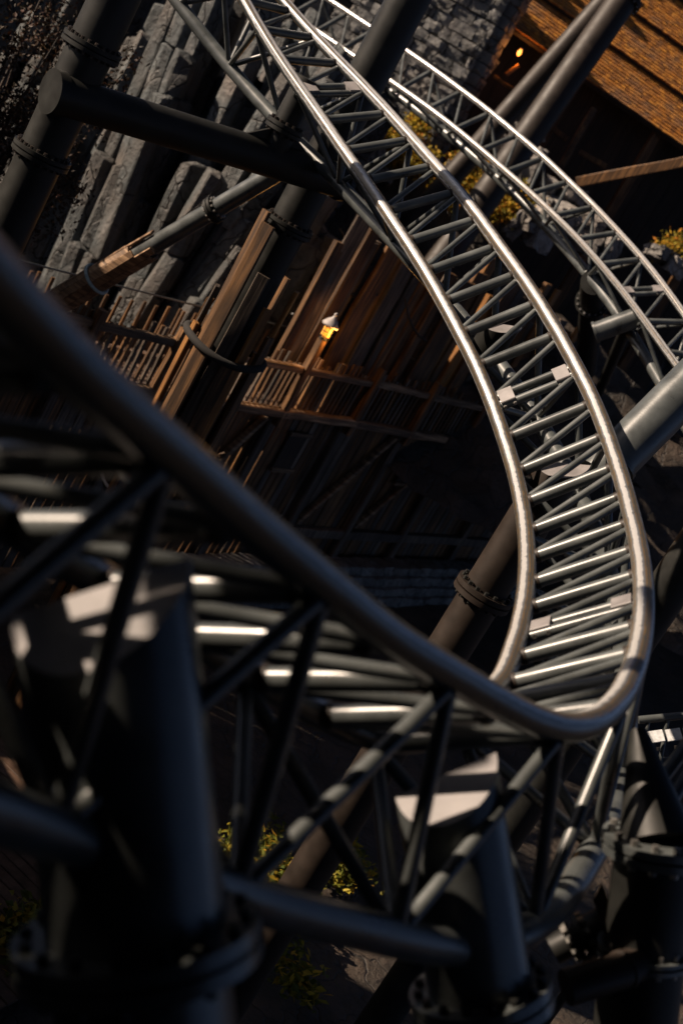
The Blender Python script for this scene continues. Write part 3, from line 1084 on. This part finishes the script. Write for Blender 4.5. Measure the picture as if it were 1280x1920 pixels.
# wall of upright boards under the walkway
pane_t = []
for i in range(len(RP) - 1):
    A_, B_ = RP[i], RP[i + 1]
    d = (B_ - A_).normalized(); back = Vector((-d.y, d.x, 0))
    L_ = (B_ - A_).length
    k = int(L_ / .25)
    for q in range(k):
        p = A_ + d * (q + .5) * L_ / k + back * (.28 + random.uniform(0, .03))
        board('wall_board', vert(p, .5), vert(p, ZD - .15), .235, .05, random.choice((M_WOOD_V, M_WOOD_G, M_WOOD_V)), wk, d, .01, 3, .02)
    o = A_ + back * .16
    board('sill_beam', vert(o, 1.75), vert(B_ + back * .16, 1.75), .26, .2, M_WOOD_G, wk, Vector((0, 0, 1)), .02, 6, .05)
    board('post', vert(o, .4), vert(o, ZD - .1), .26, .24, M_WOOD_G, wk, d, .03, 5, .05)
    if i in (3, 5, 6):
        board('brace', vert(o + d * .3, 2.0), vert(B_ + back * .14 - d * .2, ZD - .25), .17, .12, M_WOOD_H, wk, back, .02, 5, .05)
    if i in (4, 6):
        c = vert(along(A_, B_, .5) + back * .2, ZD - 1.1)
        wn = board('shutter', c + Vector((0, 0, -.5)), c + Vector((0, 0, .5)), .75, .05, M_WOOD_DK, wk, d, .01)
        for z in (-.5, .5):
            board('shutter_rail', c + d * -.45 + Vector((0, 0, z)) - back * .06, c + d * .45 + Vector((0, 0, z)) - back * .06, .10, .07, M_WOOD_H, wn, Vector((0, 0, 1)), .01)
# curved drift-wood brackets are left on the board tower below

# lantern on its post
lp = RP[4]
d = (RP[5] - RP[3]).normalized()
back = Vector((-d.y, d.x, 0))
lt = px(608, 618, 31.9)
K_ = lambda P: [(r * .78, h * .78) for r, h in P]
lb_ = vert(lp - back * .05, lp.z + .79)
la = thing('lantern', lb_, 'lit amber cage lantern with a tin cap on the walkway post', 'lantern')
ax = (vert(lb_, lb_.z + 1))
up = Vector((0, 0, 1))
lathe('base', K_([(.10, 0), (.13, .02), (.13, .06), (.09, .10)]), lb_, up, M_IRON, la, 20)
lathe('glass', K_([(.09, .10), (.125, .14), (.13, .40), (.10, .46)]), lb_, up, M_GLOW, la, 20)
for k in range(6):
    a = k * math.pi / 3
    o = Vector((math.cos(a), math.sin(a), 0)) * .117
    cyl('cage_bar', lb_ + o + up * .062, lb_ + o + up * .375, .010, M_IRON, la, 6)
for z in (.11, .22, .33):
    tube('cage_ring', [lb_ + up * z + Vector((math.cos(a), math.sin(a), 0)) * .12 for a in np.linspace(0, 2 * math.pi, 21)], .010, M_IRON, la, 6)
lathe('cap', K_([(.25, .46), (.26, .50), (.16, .64), (.07, .72), (.045, .78), (.055, .82), (.02, .88)]), lb_, up, M_TIN, la, 20)
pl = bpy.data.lights.new('lantern_light', 'POINT')
pl.energy = 26; pl.color = (1, .45, .1); pl.shadow_soft_size = .1
plo = bpy.data.objects.new('lantern_light', pl)
link(plo, la, Matrix.Translation(lb_ + up * .22 - back * .28))

# tower of rough upright boards behind the walkway
wt = thing('board_wall', hitz(600, 700, ZD), 'tall wall of rough orange-brown upright boards behind the walkway', 'wall')
Q0, Q1 = vert(RP[3], 0) + Vector((.3, 2.7, 0)), vert(RP[8], 0) + Vector((1.0, 3.2, 0))
d = (Q1 - Q0).normalized(); back = Vector((-d.y, d.x, 0))
L_ = (Q1 - Q0).length
t = 0
while t < L_:
    wd = random.uniform(.28, .62)
    p = Q0 + d * (t + wd / 2) + back * random.uniform(-.12, .25)
    f_ = t / L_
    zt = 9.7 - .7 * f_ + random.uniform(-.8, .6)
    board('plank', vert(p, 2), vert(p, zt) + d * random.uniform(-.15, .15), wd, random.uniform(.08, .2), random.choice((M_WOOD_OR, M_WOOD_V, M_WOOD_V, M_WOOD_G)), wt, d, .03, 7, .045)
    t += wd * .93
for (x0, y0, x1, y1) in ((636, 428, 702, 458), (655, 545, 708, 552), (548, 588, 600, 606), (760, 560, 800, 640), (600, 520, 640, 535)):
    dd = 33.4
    A_, B_ = px(x0, y0, dd), px(x1, y1, dd + .6)
    m = along(A_, B_, .5) - up * .18
    tube('cable', [A_, along(A_, m, .5) - up * .06, m, along(m, B_, .5) - up * .05, B_], .03, M_IRON, wt, 8)

# stone footing below the walkway, laid stone by stone
st = thing('stone_footing', vert(RP[5], 0), 'low dark rubble footing under the timber walkway', 'wall')
base_stone = []
import bmesh


def stone_mesh(sx, sy, sz, amp=.12, cuts=2):
    bm = bmesh.new()
    bmesh.ops.create_cube(bm, size=1)
    bmesh.ops.subdivide_edges(bm, edges=bm.edges[:], cuts=cuts, use_grid_fill=True)
    bmesh.ops.smooth_vert(bm, verts=bm.verts[:], factor=.35, use_axis_x=True, use_axis_y=True, use_axis_z=True)
    for vv in bm.verts:
        vv.co *= 1.12
        vv.co += Vector([random.uniform(-amp, amp) for _ in range(3)]) * .5
        vv.co = Vector((vv.co.x * sx, vv.co.y * sy, vv.co.z * sz))
    me = bpy.data.meshes.new('stone')
    bm.to_mesh(me); bm.free()
    return me


var = [stone_mesh(1, 1, 1, .1) for _ in range(8)]
var2 = [stone_mesh(1, 1, 1, .17, 3) for _ in range(10)]
for m_ in var: m_.materials.append(M_STONE)
for m_ in var2: m_.materials.append(M_BOULD)


def stone(name, c, size, rz, parent, pool, tilt=.08):
    M_ = Matrix.Translation(c) @ Matrix.Rotation(rz, 4, 'Z') @ Matrix.Rotation(random.uniform(-tilt, tilt), 4, 'X') @ Matrix.Diagonal((*size, 1))
    me = random.choice(pool)
    return obj(name, me, me.materials[0], parent, M_)


for i in range(2, len(RP) - 1):
    A_, B_ = vert(RP[i], 0), vert(RP[i + 1], 0)
    d = (B_ - A_).normalized(); back = Vector((-d.y, d.x, 0)); rz = math.atan2(d.y, d.x)
    L_ = (B_ - A_).length
    for row in range(4):
        t = random.uniform(-.2, 0)
        while t < L_:
            wd = random.uniform(.3, .62)
            stone('stone', A_ + d * (t + wd / 2) - back * (.55 - .12 * row) + up * (.14 + row * .27), (wd, .5, .27), rz, st, var)
            t += wd

# boat hanging under the walkway
bt = thing('wooden_boat', px(250, 940, 24.5), 'small dark wooden boat with a pale gunwale below the walkway', 'boat')
bx0, bx1 = px(192, 900, 24.6), px(305, 948, 24.2)
dv = (bx1 - bx0)
ln_ = dv.length
e1_ = dv.normalized(); e3_ = (up - e1_ * e1_.dot(up)).normalized(); e2_ = e3_.cross(e1_)
v, f = [], []
nx, ny = 15, 9
for i in range(nx):
    t = i / (nx - 1) * 2 - 1
    wb = .42 * math.sqrt(max(.02, 1 - t * t)); sheer = .22 * t * t
    for j in range(ny):
        a = math.pi * (j / (ny - 1))
        v.append(bx0 + e1_ * ((t + 1) / 2 * ln_) + e2_ * (-math.cos(a) * wb) + e3_ * (sheer - math.sin(a) * .36 * math.sqrt(max(.05, 1 - t * t))))
for i in range(nx - 1):
    for j in range(ny - 1):
        f.append((i * ny + j, (i + 1) * ny + j, (i + 1) * ny + j + 1, i * ny + j + 1))
obj('hull', mesh('hull', v, f, True), M_WOOD_DK, bt)
for j in (0, ny - 1):
    tube('gunwale', [v[i * ny + j] for i in range(nx)], .028, M_TIN, bt, 8)  # gunwales paler than the hull
for t in (.35, .65):
    board('thwart', bx0 + e1_ * ln_ * t - e2_ * .36, bx0 + e1_ * ln_ * t + e2_ * .36, .14, .03, M_WOOD_DK, bt, e1_, .006)
for t in (.2, .8):
    c = bx0 + e1_ * ln_ * t
    cyl('cradle_post', vert(c, 0), c - e3_ * .34, .05, M_WOOD_DK, bt, 8)

# ------------------------------------------------------------------ stone tower
tw = thing('stone_tower', px(880, 200, 44), 'grey tower of large dressed stone blocks beside the shingle roof', 'tower')
c0 = px(905, 95, 43.0)               # right-hand corner
dl = Vector((-1, .02, 0)).normalized(); dr = Vector((.04, 1.0, 0)).normalized()
for face, (dd, nn_) in enumerate(((dl, 6), (dr, 3))):
    rz = math.atan2(dd.y, dd.x)
    for row in range(27):
        z = 8.0 + row * .37
        t = 0.0 if (row + face) % 2 else -.33
        while t < nn_ * .66:
            wd = random.uniform(.52, .80)
            a = max(t, 0)
            c = vert(c0, z) + dd * (a + (t + wd - a) / 2)
            if t + wd - a > .15:
                stone('stone_block', c, (t + wd - a - .06, .55 + random.uniform(-.08, .08), .315), rz, tw, var, .06)
            t += wd

# ------------------------------------------------------------------ building with shingle roof
EA, EB = px(938, 36, 45.0), px(1300, 288, 46.5)
ed_ = (EB - EA).normalized()
hor = Vector((ed_.y, -ed_.x, 0)).normalized()          # towards the viewer
if hor.y > 0: hor = -hor
sl_ = (-hor * math.cos(math.radians(37)) + up * math.sin(math.radians(37)))
sl_ = (sl_ - ed_ * sl_.dot(ed_)).normalized()
rn = ed_.cross(sl_)
if rn.z < 0: rn = -rn
hl = thing('shingled_hall', vert(along(EA, EB, .5), 0), 'timber hall under a tiered orange-brown shingle roof', 'building')
RL = (EB - EA).length + 2.5
TIER = 2.15
for tier in range(4):
    o = EA + sl_ * (tier * TIER) + rn * (tier * .16)
    v, f, pid = [], [], []
    rows = int((TIER + .3) / .175)
    for r_ in range(rows):
        t = random.uniform(-.15, 0)
        while t < RL:
            wd = random.uniform(.13, .21)
            a = o + ed_ * t + sl_ * (r_ * .175 + random.uniform(-.012, .012)) + rn * (.045 + random.uniform(0, .012))
            b = a + sl_ * .25 - rn * .05
            w_ = ed_ * (wd - .012)
            th_ = rn * random.uniform(.045, .06)
            k = len(v)
            v += [a - th_, a + w_ - th_, a, a + w_, b, b + w_]
            f += [(k, k + 1, k + 3, k + 2), (k + 2, k + 3, k + 5, k + 4), (k, k + 2, k + 4), (k + 1, k + 5, k + 3)]
            pid += [random.random() * 1000] * 4
            t += wd
    me = mesh('shingles', v, f)
    at_ = me.attributes.new('pid', 'FLOAT', 'FACE')
    at_.data.foreach_set('value', np.array(pid))
    so_ = obj('shingles', me, M_SHING, hl)
    so_['kind'] = 'stuff'
    board('roof_deck', o - rn * .06 + sl_ * (TIER * .5) - ed_ * .05, o - rn * .06 + sl_ * (TIER * .5) + ed_ * RL, TIER, .08, M_WOOD_DK, hl, sl_, .01)
    board('eave_board', o - rn * .10 - ed_ * .05, o - rn * .10 + ed_ * RL, .14, .05, M_WOOD_DK, hl, rn, .01)
# back wall, floor beams and posts under the eaves
bk0 = EA - hor * 3.2 - ed_ * .5
t = 0
while t < RL + 2:
    wd = random.uniform(.35, .55)
    p = bk0 + ed_ * (t + wd / 2)
    p = p - ed_ * 0
    board('wall_board', vert(p, 0), vert(p, p.z + 2.6), wd, .06, M_WOOD_DK, hl, ed_, .012)
    t += wd
for k, t in enumerate((.3, 3.2, 6.4, 9.6)):
    p = EA + ed_ * t - hor * .5
    board('post', vert(p, 0), p + up * .3, .3, .3, M_WOOD_V, hl, ed_, .02)
for (a, b, wd, m_) in (((1112, 205, 45.2), (1040, 330, 45.2), .34, M_WOOD_V), ((1080, 342, 43), (1300, 300, 42), .30, M_WOOD_V),
                       ((1085, 285, 45.6), (1135, 312, 45.6), .18, M_WOOD_V), ((1035, 240, 45.6), (1062, 262, 45.6), .18, M_WOOD_V)):
    board('beam', px(*a), px(*b), wd, .2, m_, hl, up, .02, 4, .04)
for (a, b) in (((925, 142, 45.3), (960, 168, 45.3)), ((948, 140, 45.2), (972, 122, 45.2)), ((905, 120, 45), (935, 60, 45.2)), ((950, 160, 45.2), (968, 172, 45.2))):
    board('lit_plank', px(*a), px(*b), .11, .08, M_WOOD_OR, hl, up, .01)  # bits of lit wood in the hall, their glow painted as orange
lm = thing('hall_lamp', px(973, 99, 45.3), 'small orange lamp glowing inside the dark hall', 'lamp')
lathe('glass', [(.03, -.10), (.07, -.02), (.05, .08), (.01, .14)], px(973, 99, 45.3), up, M_SPARK, lm, 12)
lathe('cap', [(.05, .12), (.09, .13), (.01, .20)], px(973, 99, 45.3), up, M_IRON, lm, 12)
hl2 = bpy.data.lights.new('hall_lamp_light', 'POINT')
hl2.energy = 14; hl2.color = (1, .35, .08); hl2.shadow_soft_size = .08
link(bpy.data.objects.new('hall_lamp_light', hl2), lm, Matrix.Translation(px(973, 99, 45.3) + hor * .35 - up * .15))

# ------------------------------------------------------------------ planted rocky bank between the cliff and the hall
n = 26
v, f = [], []
B00, B10, B01, B11 = px(560, 300, 36.5), px(1330, 760, 36.5), px(760, -40, 44), px(1150, 300, 43)
B00, B10 = Vector((-3.6, 36.0, 4.2)), Vector((14, 37.0, 3.0))
B01, B11 = Vector((-6.0, 43.5, 11.5)), Vector((12, 43.0, 6.5))
for j in range(n):
    for i in range(n):
        a = along(along(B00, B10, i / (n - 1)), along(B01, B11, i / (n - 1)), j / (n - 1))
        v.append(a + Vector((0, random.uniform(-.25, .25), random.uniform(-.22, .22))))
f = [(j * n + i, j * n + i + 1, (j + 1) * n + i + 1, (j + 1) * n + i) for j in range(n - 1) for i in range(n - 1)]
o = obj('bank', mesh('bank', v, f, True), M_SOIL)
tag(o, 'dark soil bank with boulders between cliff and hall', kind='structure')


def bank_pt(x, y):
    """where the line of sight meets the bank"""
    nn_ = (B10 - B00).cross(B01 - B00).normalized()
    r = ray(x, y)
    return CAM + r * ((B00 - CAM).dot(nn_) / r.dot(nn_))


bl = [(955, 213, 34), (985, 218, 44), (940, 232, 30), (1000, 245, 40), (878, 308, 22), (893, 322, 26), (912, 330, 36), (928, 318, 30), (938, 352, 42), (905, 345, 24), (960, 290, 34), (985, 330, 40), (1000, 300, 30),
      (990, 415, 48), (1012, 432, 52), (965, 425, 36), (1045, 395, 40), (1070, 370, 34), (1030, 350, 30), (850, 320, 24), (1105, 420, 34), (1140, 470, 36), (1235, 480, 40), (1260, 500, 36), (940, 262, 26), (700, 300, 30), (720, 330, 26), (660, 330, 24),
      (920, 270, 30), (970, 262, 36), (1060, 420, 34), (1090, 455, 40), (1020, 385, 30)]
words = ['on the planted bank', 'in the bank below the stone tower', 'beside the yellow bank plants', 'seen between the two tracks', 'under the far track']
for i, (x, y, s_) in enumerate(bl):
    c = bank_pt(x, y)
    dd = (c - CAM).dot(fw)
    m_ = s_ / F * dd
    shape = random.choice((('angular', (1.2, .9, .8)), ('upright', (.8, .8, 1.3)), ('flat', (1.4, 1.0, .6))))
    o = stone('boulder', c + Vector((0, -m_ * .2, m_ * .1)), tuple(m_ * q for q in shape[1]), random.uniform(0, 3), None, var2, .5)
    tag(o, {'angular': 'blocky pale boulder lying among the yellow plants on the bank', 'upright': 'upright pale boulder standing among the yellow plants on the bank', 'flat': 'low flat pale boulder among the yellow plants on the bank'}[shape[0]], 'boulder', shape[0] + ' boulders on the bank')

pc = []
for (x, y, wx, wy, k) in ((640, 180, 45, 30, 26), (700, 250, 60, 40, 40), (785, 240, 12, 10, 9), (760, 300, 50, 30, 26), (900, 360, 60, 35, 60), (930, 390, 50, 22, 50), (870, 310, 26, 18, 22), (975, 400, 40, 18, 26), (1245, 470, 30, 20, 12)):
    for _ in range(k):
        c = bank_pt(x + random.gauss(0, wx * .5), y + random.gauss(0, wy * .5))
        pc.append(c + Vector((0, -.15, .12)))
o = leaf_cloud('bank_plants', pc, .07, M_LEAF_Y, None, 55, (.16, .14, .12))
tag(o, 'yellow and green low plants covering the bank', 'plants', kind='stuff')

# ------------------------------------------------------------------ deck and ivy on the pit floor
dk = bpy.data.objects.new('boardwalk', None)
g = hitz(15, 1710, .25)
link(dk, None, Matrix.Translation(g))
tag(dk, 'brown plank boardwalk on the pit floor with fallen leaves', 'boardwalk')
e_a = (hitz(60, 1750, .25) - hitz(0, 1690, .25)).normalized()
e_b = Vector((-e_a.y, e_a.x, 0))
for k in range(-12, 18):
    p = g + e_b * k * .235
    board('plank', p - e_a * 3.2, p + e_a * 1.3, .215, .05, M_WOOD_DECK, dk, e_b, .01, 4, .015)
for q in (-2.5, 1.0):
    board('bearer', g + e_a * q - e_b * 2.8 - up * .12, g + e_a * q + e_b * 4.1 - up * .12, .16, .18, M_WOOD_DK, dk, up, .01)
iv = []
for (x, y, wx, wy, k) in ((480, 1650, 60, 70, 150), (520, 1700, 40, 34, 50), (450, 1620, 24, 24, 26), (545, 1815, 40, 50, 9), (640, 1620, 50, 40, 40), (45, 1760, 16, 22, 20), (55, 1720, 10, 16, 8), (25, 1740, 12, 10, 7), (560, 1840, 14, 18, 10), (60, 1806, 8, 8, 5), (640, 1600, 6, 8, 2), (470, 1580, 30, 14, 18)):
    for _ in range(k):
        iv.append(hitz(x + random.gauss(0, wx * .5), y + random.gauss(0, wy * .5), .45) + Vector((0, 0, random.uniform(-.1, .15))))
o = leaf_cloud('ivy', iv, .085, M_LEAF_I, None, 16, (.16, .16, .08), .6)
tag(o, 'yellow and green ivy spreading over the boardwalk edge', 'ivy', kind='stuff')
